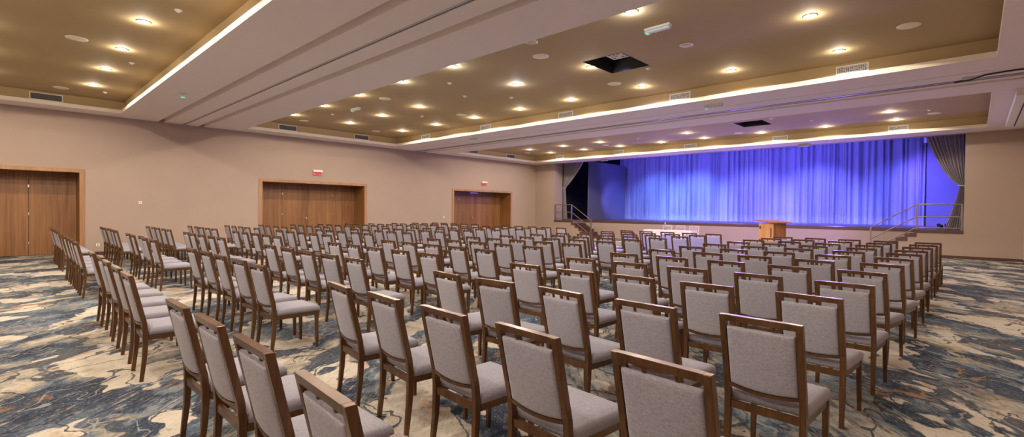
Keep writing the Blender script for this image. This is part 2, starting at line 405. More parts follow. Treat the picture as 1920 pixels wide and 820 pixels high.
# stage: deck, landings and stairs
YE = 24.60
bm = bmesh.new(); box(bm, -20.58, 1.48, YE, 33.17, .94, 1.0); dk = tag(mesh_obj('stage_platform', bm, M['deck']), 'raised stage platform with taupe front and dark brown edge', 'stage')
box_bm = bmesh.new(); box(box_bm, -17.36, -1.55, YE, YE + .1, 0, .94); struct('stage_front_panel', box_bm, M['wall'], parent=dk)
bm = bmesh.new(); box(bm, -17.36, -1.55, YE - .025, YE + .02, .885, 1.003, .004); struct('stage_edge', bm, M['lip'], parent=dk)
for side in (0, 1):
    sg = 1 if side == 0 else -1
    xo, xi = (PXL, -17.36) if side == 0 else (PXR, -1.55)
    st = empty('stage_stairs', ['stage stairs with landing and metal handrail on the door side', 'stage stairs with landing and metal handrail near the aisle wall'][side], 'stairs', ((xo + xi) / 2, YS + .6, 0))
    st['group'] = 'stairs up to the stage'
    def L_(x0, x1): return (min(x0, x1) - st.location.x, max(x0, x1) - st.location.x)
    oy = st.location.y
    bm = bmesh.new(); box(bm, *L_(xo, xi), YS + .002 - oy, YE - .026 - oy, 0, .885); mesh_obj('landing_base', bm, M['wall'], st)
    bm = bmesh.new(); box(bm, *L_(xo, xi), YS - .02 - oy, YS + .015 - oy, .885, 1.0, .004); mesh_obj('landing_edge', bm, M['lip'], st)
    bm = bmesh.new(); box(bm, *L_(xo, xi), YS + .015 - oy, YE - .026 - oy, .885, 1.0); mesh_obj('landing_deck', bm, M['deck'], st)
    n, run, rise = 5, .27, 1.0 / 6
    for k in range(n):
        x0 = xi + sg * run * k; x1 = x0 + sg * run; zt = 1.0 - rise * (k + 1)
        bm = bmesh.new(); box(bm, *L_(x0, x1), YS + .03 - oy, YE - .03 - oy, 0, zt); mesh_obj('step', bm, M['lip'], st)
        bm = bmesh.new(); box(bm, *L_(x0, x1), YS + .004 - oy, YS + .029 - oy, 0, max(.01, zt - .105)); mesh_obj('side_panel', bm, M['wall'], st)
    bm = bmesh.new()   # brown zig-zag stringer on the audience side
    for k in range(n):
        x0 = xi + sg * run * k; x1 = x0 + sg * run; zt = 1.0 - rise * (k + 1)
        xa, xb = L_(x0 - sg * 0, x1 + sg * .07)
        box(bm, xa, xb, YS - .012 - oy, YS + .003 - oy, max(0, zt - .105), zt + .006)
        xa, xb = L_(x0, x0 + sg * .07); box(bm, xa, xb, YS - .0125 - oy, YS + .0035 - oy, max(0, zt - .105), zt + rise + .005)
    mesh_obj('stringer', bm, M['lip'], st)
    # handrail
    hr = bpy.data.objects.new('handrail', None); COL.objects.link(hr); hr.parent = st; hr.location = (0, YS + .05 - oy, 1.0)
    xp = xi + sg * 1.385
    dx, dy, dz = st.location.x, 0, 1.0
    P = lambda x, z: (x - dx, 0, z - dz)
    xq = xo + sg * .05
    for (x, z0, z1) in ((xq, 1.0, 1.93), (xi, .995, 1.93), (xp, 0.0, 1.06)):
        bm = bmesh.new(); tube(bm, [P(x, z0 + .002), P(x, z1)], .028, closed_square=True); mesh_obj('post', bm, M['metal'], hr)
    for z in (1.93, 1.48, 1.07):
        bm = bmesh.new(); tube(bm, [P(xq, z), P(xi, z)], .022); mesh_obj('rail', bm, M['metal'], hr)
        zb = z - .89
        x2, z2 = (xp, zb)
        if zb < .17: tt = (z - .17) / .89; x2, z2 = xi + (xp - xi) * tt, .17
        bm = bmesh.new(); tube(bm, [P(xi, z), P(x2, max(z2, .0))], .022); mesh_obj('rail', bm, M['metal'], hr)

# stage house (dark box behind the opening)
for lb, r in (('dark side wall of the stage at the door side', (-20.7, -20.601, YS + .9, 33.2, 0, 6.6)), ('dark side wall of the stage at the aisle-wall side', (1.501, 1.6, YS + .9, 33.2, 0, 6.6)),
              ('dark back wall of the stage behind the curtain', (-20.7, 1.6, 33.2, 33.3, 0, 6.6)), ('dark inside face above the stage opening', (-20.7, 1.6, YS + .3, YS + .34, 5.2, 6.6)),
              ('dark return wall of the stage at the door side', (-20.7, -18.9, YS + .822, YS + .9, 0, 6.6)), ('dark return wall of the stage at the aisle-wall side', (.0, 1.6, YS + .822, YS + .9, 0, 6.6))):
    struct('wall_stage', B(*r), M['stagewall'], lb)
struct('ceiling_stage', B(-20.7, 1.6, YS + .3, 33.3, 6.6, 6.7), M['stagewall'], 'dark ceiling high above the stage')

def fold_sheet(nu, nv, fn, thick=.006):
    bm = bmesh.new(); G = [[bm.verts.new(fn(u / (nu - 1), v / (nv - 1))) for v in range(nv)] for u in range(nu)]
    for u in range(nu - 1):
        for v in range(nv - 1): bm.faces.new((G[u][v], G[u + 1][v], G[u + 1][v + 1], G[u][v + 1]))
    bmesh.ops.solidify(bm, geom=bm.faces[:], thickness=thick)
    return bm

rc = random.Random(3)
CX0, CX1, CY = -18.75, -1.70, 31.0
folds = [(rc.uniform(.85, 1.15) * wl, rc.uniform(0, 6.28), am) for wl, am in ((.62, .05), (.41, .055), (.29, .06), (.19, .03), (.12, .012))]
def main_curtain(u, v):
    x = CX0 + u * (CX1 - CX0); z = 1.012 + v * 4.6
    s = x + .16 * math.sin(x * 1.3 + 1) + .07 * math.sin(x * 3.7) + .035 * math.sin(x * 8.1 + 2)
    y = 0
    for k, (wl, p, am) in enumerate(folds):
        y += am * math.sin(2 * PI * s / wl + p + .5 * (1 - v) * math.sin(x * (1.1 + k)))
    y = y * (.9 + .35 * (1 - v)) + .06 * math.sin(x * .9)
    return Vector((x + .025 * (1 - v) * math.sin(7 * s), CY + y, z))
o = mesh_obj('stage_curtain', fold_sheet(1500, 10, main_curtain, .01), M['curtain'], smooth=True)
tag(o, 'full-width pleated stage backdrop curtain under blue and violet light', 'curtain')
# side drapes gathered to a tieback
for side in (0, 1):
    sg = 1 if side == 0 else -1
    x0 = PXL - .06 if side == 0 else PXR + .02
    yy = YS + .98
    zt, zk = 5.0, (2.98 if side == 0 else 2.62)
    def drape(u, v, sg=sg, x0=x0, yy=yy, zt=zt, zk=zk, side=side):
        z = 1.015 + v * (zt - 1.015)
        if z >= zk: t = (z - zk) / (zt - zk); w = .10 + (1.72 * t ** .80 if side == 0 else 1.20 * t ** .60)
        else:
            t = (zk - z) / (zk - 1.0); w = .16 + (.16 if side == 0 else .40) * t ** 1.2
        amp = .035 + .02 * min(1, w)
        y = yy + amp * math.sin(u * 2 * PI * 9 + 1.2 * math.sin(u * 7)) + .4 * amp * math.sin(u * 2 * PI * 21)
        sag = 0
        return Vector((x0 + sg * u * w, y, z))
    d = empty('side_drape', ['grey drape tied back at the door side of the stage opening', 'grey drape tied back at the aisle-wall side of the stage opening'][side], 'curtain', (x0, yy, 1.0), group='tied-back stage drapes')
    o = mesh_obj('drape_cloth', fold_sheet(160, 40, drape, .008), M['drape'], d, True); o.matrix_parent_inverse = Matrix.Translation((-x0, -yy, -1.0))
    bm = bmesh.new(); ring = [(x0 + sg * (.08 + .13 * math.cos(a)), yy + .085 * math.sin(a), zk + .02 * math.cos(a)) for a in [2 * PI * k / 16 for k in range(17)]]
    tube(bm, ring, .018); o = mesh_obj('tieback', bm, M['drape'], d, True); o.matrix_parent_inverse = Matrix.Translation((-x0, -yy, -1.0))
# small floor lights beside the aisle-side drape
for k, (x, y) in enumerate(((-.95, 24.95), (-.72, 24.85))):
    fl = empty('floor_light', ['small black floor light on the stage, farther from the aisle-wall drape', 'small black floor light on the stage, right beside the aisle-wall drape'][k], 'stage light', (x, y, 1.0), .6, 'small black floor lights')
    bm = bmesh.new(); tube(bm, [(0, -.07, .11), (0, .09, .15)], .055, 14); tube(bm, [(0, .085, .149), (0, .115, .156)], .062, 14); mesh_obj('lamp_can', bm, M['dark'], fl, True)
    bm = bmesh.new(); tube(bm, [(-.068, 0, .125), (-.068, 0, .01), (.068, 0, .01), (.068, 0, .125)], .007, 6); box(bm, -.08, .08, -.05, .05, .0, .012); mesh_obj('yoke', bm, M['dark'], fl)
# flats
o = empty('stage_flat', 'tall blue-lit scenery flat beside the curtain at the door side', 'stage flat', (-17.98, 28.25, 1.0), group='stage flats')
mesh_obj('panel', B(-.03, .03, -2.25, 2.25, .002, 3.78, .004), M['flat'], o)
bm = bmesh.new()
for y in (-1.6, 0, 1.6): box(bm, -.12, -.031, y - .04, y + .04, .002, 3.7)
mesh_obj('brace', bm, M['oak_dark'], o)
o = empty('stage_flat', 'violet-lit scenery flat behind the handrail at the aisle-wall side', 'stage flat', (-.2, 30.75, 1.0), group='stage flats')
mesh_obj('panel', B(-1.5, 1.5, -.03, .03, .002, 4.3, .004), M['flat'], o)
bm = bmesh.new()
for x in (-1.2, 0, 1.2): box(bm, x - .04, x + .04, .031, .12, .002, 4.2)
mesh_obj('brace', bm, M['oak_dark'], o)
o = mesh_obj('border_curtain', fold_sheet(70, 4, lambda u, v: Vector((-1.78 + u * 1.2, 29.3 + .03 * math.sin(u * 50), 4.85 + v * .9)), .006), M['curtain'], smooth=True)
tag(o, 'short border curtain hanging above the aisle-side scenery flat', 'curtain')

# ------------------------------------------------------------------ chairs
W, POST = .443, .035
OY = .29      # chair origin sits this far in front of the rear edge of the top rail
def lean(z):
    P_ = [(0, .080), (.2, .100), (.40, .106), (.52, .096), (.942, 0.0)]
    for (z0, y0), (z1, y1) in zip(P_, P_[1:]):
        if z <= z1: return y0 + (y1 - y0) * (z - z0) / (z1 - z0)
    return 0.0
def make_chair(fab, frame):
    t = empty('banquet_chair', 'chair', 'chair')
    parts = []
    S = lambda y: y - OY
    for sx in (-1, 1):                     # rear leg and back post in one piece
        bm = bmesh.new(); rings = []
        for z, th, wd in ((0, .030, .028), (.10, .032, .030), (.22, .036, POST), (.34, .040, POST), (.43, .041, POST), (.52, .039, POST), (.72, .039, POST), (.942, .040, POST)):
            y = lean(z); xo = sx * W / 2; xi = sx * (W / 2 - wd)
            rings.append([(xi, S(y), z), (xo, S(y), z), (xo, S(y + th), z), (xi, S(y + th), z)])
        loft(bm, rings); bmesh.ops.bevel(bm, geom=bm.edges[:], offset=.0025, segments=1, affect='EDGES')
        parts.append(mesh_obj('leg', bm, frame, t))
    for sx in (-1, 1):                     # front legs
        bm = bmesh.new(); rings = []
        for z, s in ((0, .026), (.20, .032), (.40, .036)):
            xo = sx * .226; yf = .592
            rings.append([(xo - sx * s, S(yf - s), z), (xo, S(yf - s), z), (xo, S(yf), z), (xo - sx * s, S(yf), z)])
        loft(bm, rings); bmesh.ops.bevel(bm, geom=bm.edges[:], offset=.0025, segments=1, affect='EDGES')
        parts.append(mesh_obj('leg', bm, frame, t))
    bm = bmesh.new(); xi = W / 2 - POST + .002   # top rail with two spacer blocks
    def bar(bm, x0, x1, z0, z1, dy0, dy1):
        rings = [[(x, S(lean(z0) + dy0), z0), (x, S(lean(z1) + dy0), z1), (x, S(lean(z1) + dy1), z1), (x, S(lean(z0) + dy1), z0)] for x in (x0, x1)]
        loft(bm, rings)
    bar(bm, -xi, xi, .906, .9425, -.0005, .040)
    for x in (-.075, .075): bar(bm, x - .008, x + .008, .868, .908, .014, .026)
    parts.append(mesh_obj('top_rail', bm, frame, t))
    bm = bmesh.new(); rings = []           # bowed lower rail
    for k in range(13):
        q = -1 + k / 6; x = q * xi; dz = -.016 * (1 - q * q); dy = -.014 * (1 - q * q)
        z0, z1 = .498 + dz, .517 + dz
        rings.append([(x, S(lean(z0) + dy + .002), z0), (x, S(lean(z1) + dy + .002), z1), (x, S(lean(z1) + dy + .034), z1), (x, S(lean(z0) + dy + .034), z0)])
    loft(bm, rings); parts.append(mesh_obj('lower_rail', bm, frame, t))
    bm = bmesh.new(); n = 12               # back pad
    def pad(q, r, f):
        x = q * (W / 2 - POST - .003); bow = (1 - q * q)
        zb = .518 - .016 * bow; zt = .874; z = zb + (r + 1) / 2 * (zt - zb)
        e = min(1 - abs(q), (1 - abs(r)) * 1.1); k = min(1, e / .10); k = math.sqrt(max(0, 1 - (1 - k) ** 2))
        mid = lean(z) + .016 - .014 * bow * (1 - (r + 1) / 2)
        h = .006 + k * .012 + (.006 * (1 - q * q) * (1 - r * r) if f > 0 else 0.003 * (1 - q * q) * (1 - r * r))
        return Vector((x, S(mid + f * h), z))
    ticks = [-1, -.97, -.92, -.8, -.55, -.28, 0, .28, .55, .8, .92, .97, 1]
    Gf = [[bm.verts.new(pad(q, r, 1)) for r in ticks] for q in ticks]; Gb = [[bm.verts.new(pad(q, r, -1)) for r in ticks] for q in ticks]
    m_ = len(ticks)
    for i in range(m_ - 1):
        for j in range(m_ - 1):
            bm.faces.new((Gf[i][j], Gf[i + 1][j], Gf[i + 1][j + 1], Gf[i][j + 1])); bm.faces.new((Gb[i][j], Gb[i][j + 1], Gb[i + 1][j + 1], Gb[i + 1][j]))
    for i in range(m_ - 1):
        bm.faces.new((Gf[i][0], Gb[i][0], Gb[i + 1][0], Gf[i + 1][0])); bm.faces.new((Gf[i + 1][-1], Gb[i + 1][-1], Gb[i][-1], Gf[i][-1]))
        bm.faces.new((Gf[0][i + 1], Gb[0][i + 1], Gb[0][i], Gf[0][i])); bm.faces.new((Gf[-1][i], Gb[-1][i], Gb[-1][i + 1], Gf[-1][i + 1]))
    parts.append(mesh_obj('backrest', bm, fab, t, True))
    bm = bmesh.new()                       # seat frame
    box(bm, -.188, .188, S(.112), S(.138), .362, .404); box(bm, -.19, .19, S(.562), S(.588), .362, .404)
    for sx in (-1, 1): box(bm, min(sx * .194, sx * .2205), max(sx * .194, sx * .2205), S(.146), S(.558), .362, .404)
    parts.append(mesh_obj('seat_frame', bm, frame, t))
    bm = bmesh.new()                       # cushion
    ticks = [-1, -.97, -.90, -.6, -.2, .2, .6, .90, .97, 1]
    def cush(q, r, top):
        x = q * (.222 + .006 * (r + 1) / 2); y = .150 + (r + 1) / 2 * .456
        e = min(1 - abs(q), 1 - abs(r)) / .10; k = math.sqrt(max(0, 1 - (1 - min(1, e)) ** 2))
        z = .436 + k * .032 + .012 * (1 - q * q) * (1 - r * r) if top else .4055
        return Vector((x, S(y), z))
    m_ = len(ticks)
    Gf = [[bm.verts.new(cush(q, r, 1)) for r in ticks] for q in ticks]; Gb = [[bm.verts.new(cush(q, r, 0)) for r in ticks] for q in ticks]
    for i in range(m_ - 1):
        for j in range(m_ - 1):
            bm.faces.new((Gf[i][j], Gf[i + 1][j], Gf[i + 1][j + 1], Gf[i][j + 1])); bm.faces.new((Gb[i][j], Gb[i][j + 1], Gb[i + 1][j + 1], Gb[i + 1][j]))
    for i in range(m_ - 1):
        bm.faces.new((Gf[i][0], Gb[i][0], Gb[i + 1][0], Gf[i + 1][0])); bm.faces.new((Gf[i + 1][-1], Gb[i + 1][-1], Gb[i][-1], Gf[i][-1]))
        bm.faces.new((Gf[0][i + 1], Gb[0][i + 1], Gb[0][i], Gf[0][i])); bm.faces.new((Gf[-1][i], Gb[-1][i], Gb[-1][i + 1], Gf[-1][i + 1]))
    parts.append(mesh_obj('seat', bm, fab, t, True))
    return t

def copy_thing(t):
    c = t.copy(); COL.objects.link(c)
    for ch in t.children:
        d = ch.copy(); COL.objects.link(d); d.parent = c
        for g in ch.children:
            e = g.copy(); COL.objects.link(e); e.parent = d
    return c

# plan of the seating: 13 rows of 20, in four blocks of five
U_ = .6
GP = dict(px=1.1694 * U_, py=1.813 * U_, a=(1.969 * U_, 3.2564 * U_, 1.8175 * U_), ox=-1.8845 * U_, oy=1.2101 * U_, rot=-.0138)
# top-rail corners of the chairs near the camera, as surveyed: (row, seat) -> left and right rear corner
SURV = {
 (1,16):((309,560.5),(341.5,579)),(1,17):((362,588),(406,613)),(1,18):((434,627),(497,665)),(1,19):((546.5,694),(652,769)),
 (2,16):((610,526.5),(653.7,543)),(2,17):((685.7,546),(743.4,564.4)),(2,18):((786,572),(866,593.7)),(2,19):((926,604.6),(1042,636.6)),(2,20):((1143.6,657.3),(1333.7,706.8)),
 (3,16):((807.8,507),(860.5,517.6)),(3,17):((891,521.5),(958,531)),(3,18):((1005,537),(1090.7,552.7)),(3,19):((1148.3,560.5),(1266.5,580)),(3,20):((1346,587.8),(1506,613)),
 (4,20):((1451.5,546.8),(1581.5,562.4)),(4,19):((1274,528),(1373.5,539)),(4,18):((1145.6,513.7),(1225,523.4)),
 (5,20):((1527,526),(1639,537)),(5,19):((1375.4,511),(1465.6,519.5)),
 (6,20):((1568,505.4),(1664,514)),(7,20):((1610.4,492),(1696,499)),(8,20):((1637.6,481.6),(1713,487)),(9,20):((1661,474),(1729,478)),
}
ORD = ['first', 'second', 'third', 'fourth', 'fifth', 'sixth', 'seventh', 'eighth', 'ninth', 'tenth', 'eleventh', 'twelfth', 'thirteenth']
BLK = ['block nearest the doors', 'second block from doors', 'third block from doors', 'block farthest from doors']
proto = make_chair(M['fabric'], M['bronze'])
first = True
ZTOP = HC - U_
for r in range(1, 14):
    for c in range(1, 21):
        gx = (c - 20) * GP['px'] - sum([GP['a'][2], GP['a'][1], GP['a'][0]][:(20 - c) // 5]); gy = (r - 1) * GP['py']
        cr, sr = math.cos(GP['rot']), math.sin(GP['rot'])
        xl = Vector((GP['ox'] + cr * gx - sr * gy, GP['oy'] + sr * gx + cr * gy))
        ang = GP['rot']; mid = xl + Vector((cr, sr)) * (W / 2)
        k = (r, c)
        if k in SURV:
            a, b = SURV[k]; A = un(*a, ZTOP); Bp = un(*b, ZTOP)
            mid = Vector(((A.x + Bp.x) / 2, (A.y + Bp.y) / 2)); ang = math.atan2(Bp.y - A.y, Bp.x - A.x)
            ang = max(-.16, min(.16, ang))
        else:
            mid += Vector((random.gauss(0, .012), random.gauss(0, .012))); ang += random.gauss(0, .018)
        o = proto if first else copy_thing(proto)
        first = False
        o.location = (mid.x - math.sin(ang) * OY, mid.y + math.cos(ang) * OY, 0); o.rotation_euler = (0, 0, ang)
        row = 'front row' if r == 13 else 'back row' if r == 1 else ORD[13 - r] + ' row from stage'
        o['label'] = 'grey chair, %s from the door side, %s, %s' % (ORD[(c - 1) % 5], row, BLK[(c - 1) // 5])
        o['group'] = 'grey banquet chairs set out in rows'
pale = make_chair(M['pale_fabric'], M['pale_frame'])
for i, (x, lb) in enumerate(((-10.39, 'pale chair behind white table, at its door-side end'), (-9.75, 'pale chair behind white table, middle one of three'), (-9.12, 'pale chair behind white table, at its aisle-side end'))):
    o = pale if i == 0 else copy_thing(pale)
    o.location = (x, 21.28, 0); o.rotation_euler = (0, 0, PI + (.05, -.03, .02)[i]); o['label'] = lb; o['group'] = 'pale chairs behind the head table'

# ------------------------------------------------------------------ head table and things on it
tb = empty('head_table', 'long head table under a white cloth below the stage', 'table', (-9.76, 20.42, 0))
mesh_obj('table_top', B(-1.1, 1.1, -.29, .29, .715, .74, .003), M['oak'], tb)
for sx in (-1, 1):
    for sy in (-1, 1): mesh_obj('leg', B(sx * 1.02 - .02, sx * 1.02 + .02, sy * .22 - .02, sy * .22 + .02, 0, .715), M['metal'], tb)
bm = bmesh.new(); rings = []
def rect_loop(hx, hy, z, amp, n=120):
    pts = []; per = 4 * (hx + hy)
    for i in range(n):
        s = per * i / n; w = amp * math.sin(i * 2 * PI * 22 / n)
        if s < 2 * hx: p = (-hx + s, -hy - w)
        elif s < 2 * hx + 2 * hy: p = (hx + w, -hy + s - 2 * hx)
        elif s < 4 * hx + 2 * hy: p = (hx - (s - 2 * hx - 2 * hy), hy + w)
        else: p = (-hx - w, hy - (s - 4 * hx - 2 * hy))
        pts.append((p[0], p[1], z))
    return pts
for hx, hy, z, amp in ((1.125, .315, .012, .016), (1.118, .308, .4, .012), (1.112, .302, .72, .004), (1.106, .296, .748, 0)): rings.append(rect_loop(hx, hy, z, amp))
loft(bm, rings, cap=False); bm.verts.ensure_lookup_table(); bm.faces.new(bm.verts[-120:])
o = mesh_obj('tablecloth', bm, M['cloth']); o.location = (-9.76, 20.42, 0); tag(o, 'white cloth draped to the floor over the head table', 'tablecloth')
bm = bmesh.new(); lathe(bm, [(.033, 0), (.036, .01), (.036, .10), (.03, .125), (.014, .15), (.013, .165)], 16)
bo = empty('water_bottle', 'small clear water bottle on the white table, nearer the doors', 'bottle', (-10.55, 20.45, .749)); mesh_obj('bottle_body', bm, M['glass'], bo, True)
bm = bmesh.new(); lathe(bm, [(.016, .166), (.016, .19), (.012, .192)], 12); mesh_obj('cap', bm, M['red'], bo, True)
bm = bmesh.new(); lathe(bm, [(.05, 0), (.055, .02), (.055, .14), (.035, .20), (.028, .25), (.034, .29), (.030, .29)], 18)
bo = empty('glass_carafe', 'tall clear carafe standing on the white table', 'carafe', (-10.02, 20.5, .749)); mesh_obj('carafe_body', bm, M['glass'], bo, True)
bm = bmesh.new(); lathe(bm, [(.029, .291), (.032, .30), (.02, .325), (.006, .33)], 14); mesh_obj('stopper', bm, M['chrome'], bo, True)
for k, (x, lb) in enumerate(((-10.13, 'drinking glass on the door side of the carafe'), (-9.92, 'drinking glass on the aisle side of the carafe'))):
    bm = bmesh.new(); lathe(bm, [(.027, 0), (.033, .10), (.030, .10), (.024, .008)], 16)
    o = mesh_obj('drinking_glass', bm, M['glass'], smooth=True); o.location = (x, 20.36, .749); tag(o, lb, 'glass', 'glasses on the head table')

# lectern
le = empty('lectern', 'honey-coloured wooden lectern on the floor before the stage', 'lectern', (-5.05, 18.35, 0), math.radians(-26))
mesh_obj('body', B(-.30, .30, -.29, .29, .05, 1.20, .006), M['lectern'], le)
mesh_obj('plinth', B(-.27, .27, -.26, .26, 0, .05), M['base'], le)
bm = bmesh.new()
for k in range(6): box(bm, .301, .312, -.285 + k * .096, -.285 + k * .096 + .088, .06, 1.19, .003)
mesh_obj('slatted_side', bm, M['lectern_red'], le)
bm = bmesh.new(); rings = [[(x, -.40, z), (x, .40, z), (x, .40, z + .035), (x, -.40, z + .035)] for x, z in ((-.40, 1.285), (.42, 1.205))]
loft(bm, rings); mesh_obj('reading_top', bm, M['lectern_red'], le)
bm = bmesh.new()
for x in (-.26,):
    for z in (.55, 1.0): box(bm, x, x + .05, -.305, -.289, z, z + .10, .003)
mesh_obj('hinge', bm, M['slot'], le)
mesh_obj('handle', B(.20, .225, -.315, -.289, .72, 1.04, .004), M['slot'], le)

# ------------------------------------------------------------------ ceiling fittings
bm = bmesh.new(); lathe(bm, [(.078, -.001), (.105, -.001), (.108, -.008), (.080, -.014), (.075, -.006)], 24)
ringm = mesh_obj('trim_ring', bm, M['white'], smooth=True)
bm = bmesh.new(); lathe(bm, [(.074, -.010), (.074, -.004)], 24); lensm = mesh_obj('lens', bm, M['lens'])
lens2 = lensm.copy(); lens2.data = lensm.data.copy(); lens2.data.materials[0] = M['coollens']
DX = [-17.25, -15.0, -12.83, -10.65, -8.63, -6.33, -4.10, -2.02]
ROWS = [(-2.47, 0), (-.35, 0), (1.77, 0), (7.09, 1), (9.20, 1), (11.55, 1), (17.35, 2), (19.48, 2), (21.27, 2)]
SKIP = {(9.20, 3), (9.20, 6), (7.09, 5), (19.48, 3), (19.48, 5), (19.48, 6)}
TN = ['camera-end tray', 'middle tray', 'stage-end tray']
WARM = (1.0, .85, .69); COOL = (.92, .93, 1.0)
lampdata = {}
def lamp(kind, col, e):
    if kind not in lampdata:
        l = bpy.data.lights.new('downlight_' + kind, 'SPOT'); l.spot_size = math.radians(162); l.spot_blend = .05; l.shadow_soft_size = .02
        l.color = col; l.energy = e
        h = bpy.data.lights.new('downlight_halo_' + kind, 'POINT'); h.shadow_soft_size = .05; h.color = col; h.energy = e * .11; lampdata[kind] = (l, h)
    return lampdata[kind]
E_DL = 60
firstdl = True
RN = {0: ['row nearest the camera wall', 'middle row', 'row nearest the beam'], 1: ['row nearest the camera', 'middle row', 'row nearest the stage'], 2: ['row nearest the camera', 'middle row', 'row nearest the stage']}
for ri, (y, tr) in enumerate(ROWS):
    nth = -1
    for k, x in enumerate(DX):
        if (y, k) in SKIP: continue
        nth += 1
        cool = (tr == 1 and k in (4,) and ri == 4) or (tr == 1 and ri == 3 and k in (3, 4, 6))
        if tr > 0 or ri == 2 or ri == 1:
            d = empty('recessed_downlight', 'lit round downlight, %s from the doors, %s of the %s' % (ORD[nth], RN[tr][ri % 3], TN[tr]), 'downlight', (x, y, ZC), group='recessed ceiling downlights')
            for src in (ringm, lens2 if cool else lensm):
                q = src.copy(); COL.objects.link(q); q.parent = d
        for ld, dz in zip(lamp('cool' if cool else 'warm', COOL if cool else WARM, E_DL), (.022, .07)):
            lo = bpy.data.objects.new('downlight_lamp', ld); COL.objects.link(lo); lo.location = (x, y, ZC - dz)
for q in (ringm, lensm): bpy.data.objects.remove(q)
bpy.data.objects.remove(lens2) if lens2.name in bpy.data.objects else None

def place(name, cat, bmf, spots, mats, group):
    """spots: (x, y, z, rz, label). bmf: list of (part name, bmesh function)"""
    src = None
    for (x, y, z, rz, lb) in spots:
        d = empty(name, lb, cat, (x, y, z), rz, group)
        if src is None:
            src = [mesh_obj(n, f(), m, d, sm) for (n, f, sm), m in zip(bmf, mats)]
        else:
            for s in src:
                q = s.copy(); COL.objects.link(q); q.parent = d
def spk_ring():
    bm = bmesh.new(); lathe(bm, [(.150, -.001), (.172, -.001), (.172, -.007), (.150, -.012)], 32); return bm
def spk_face():
    bm = bmesh.new(); lathe(bm, [(.149, -.004), (.149, -.010), (.05, -.011)], 32); return bm
SP = [(-12.70, 1.06, 'in the camera-end tray, second from the doors'), (-18.32, 1.20, 'in the camera-end tray, nearest the doors'),
      (-18.13, 7.83, 'in the middle tray, camera side, nearest the doors'), (-12.65, 7.85, 'in the middle tray, camera side, second from the doors'), (-6.68, 7.87, 'in the middle tray, camera side, third from the doors'),
      (-18.18, 10.86, 'in the middle tray, stage side, nearest the doors'), (-12.77, 10.88, 'in the middle tray, stage side, second from the doors'), (-6.71, 10.80, 'in the middle tray, stage side, beside the hatch'), (-.88, 10.80, 'in the middle tray, nearest the aisle wall'),
      (-13.20, 20.52, 'in the stage-end tray, second from the doors'), (-7.03, 20.75, 'in the stage-end tray, third from the doors'), (-.99, 20.63, 'in the stage-end tray, nearest the aisle wall'), (-18.3, 20.5, 'in the stage-end tray, nearest the doors')]
place('ceiling_speaker', 'speaker', [('bezel', spk_ring, True), ('mesh_cover', spk_face, False)], [(x, y, ZC, 0, 'round ceiling speaker ' + s) for x, y, s in SP], [M['fascia'], M['spk']], 'round ceiling speakers')
def det_base():
    bm = bmesh.new(); lathe(bm, [(.055, -.001), (.058, -.012), (.045, -.022)], 20); return bm
def det_head():
    bm = bmesh.new(); lathe(bm, [(.030, -.0225), (.032, -.034), (.020, -.042)], 16); return bm
DT = [(-9.60, 2.06, 'in the camera-end tray, third from the doors'), (-13.89, 2.09, 'in the camera-end tray, second from the doors'), (-18.04, 2.11, 'in the camera-end tray, nearest the doors'),
      (-9.82, 7.97, 'in the middle tray between two cool downlights'), (-10.61, 9.17, 'in the middle tray row, fourth fitting from the doors'), (-16.09, 7.93, 'in the middle tray, nearest the doors'),
      (-9.72, 10.16, 'in the middle tray, stage side, near the cool downlight'), (-14.0, 10.15, 'in the middle tray, stage side, nearer the doors'), (-5.42, 10.14, 'in the middle tray at the hatch corner'),
      (-10.87, 19.52, 'in the stage-end tray, second from the doors'), (-4.19, 19.51, 'in the stage-end tray, third from the doors'), (-1.07, 19.87, 'in the stage-end tray, nearest the aisle wall'), (-5.12, 18.26, 'in the stage-end tray beside the hatch')]
place('smoke_detector', 'detector', [('base', det_base, True), ('sensor_head', det_head, True)], [(x, y, ZC, 0, 'small white ceiling detector ' + s) for x, y, s in DT], [M['white'], M['white']], 'small ceiling detectors')
def disc():
    bm = bmesh.new(); lathe(bm, [(.125, -.001), (.128, -.010), (.10, -.022)], 28); return bm
def disc2():
    bm = bmesh.new(); lathe(bm, [(.098, -.0225), (.07, -.028)], 28); return bm
place('ceiling_disc', 'ceiling fitting', [('rim', disc, True), ('cover', disc2, True)], [(-6.25, 7.08, ZC, 0, 'unlit round ceiling disc in the camera-side row of the middle tray'), (-4.12, 9.21, ZC, 0, 'unlit round ceiling disc beside the hatch in the middle tray')], [M['white'], M['spk']], 'unlit ceiling discs')
# air vents
def v_frame(w, h):
    def f():
        bm = bmesh.new(); t = .022
        box(bm, -w / 2, w / 2, -.015, .0, -h / 2, -h / 2 + t); box(bm, -w / 2, w / 2, -.015, .0, h / 2 - t, h / 2)
        box(bm, -w / 2, -w / 2 + t, -.015, 0, -h / 2 + t, h / 2 - t); box(bm, w / 2 - t, w / 2, -.015, 0, -h / 2 + t, h / 2 - t); return bm
    return f
def v_grille(w, h): return lambda: B(-w / 2 + .02, w / 2 - .02, -.008, -.001, -h / 2 + .02, h / 2 - .02)
yf2, yf3, xs = 12.52 + .085, 22.22 + .085, TX0 - .085
FV = [-17.1, -13.38, -9.62, -5.79, -1.96]
vs = [(x, yf2, 4.655, 0, 'white mesh air vent, %s from the doors, above the middle tray edge' % ORD[i]) for i, x in enumerate(FV)]
vs += [(x - .12, yf3, 4.655, 0, 'white mesh air vent, %s from the doors, just before the stage' % ORD[i]) for i, x in enumerate((-17.28, -13.40, -9.59, -5.78, -1.93))]
place('air_vent', 'air vent', [('frame', v_frame(.58, .18), False), ('grille', v_grille(.58, .18), False)], vs, [M['white'], M['grille']], 'white mesh air vents facing the camera')
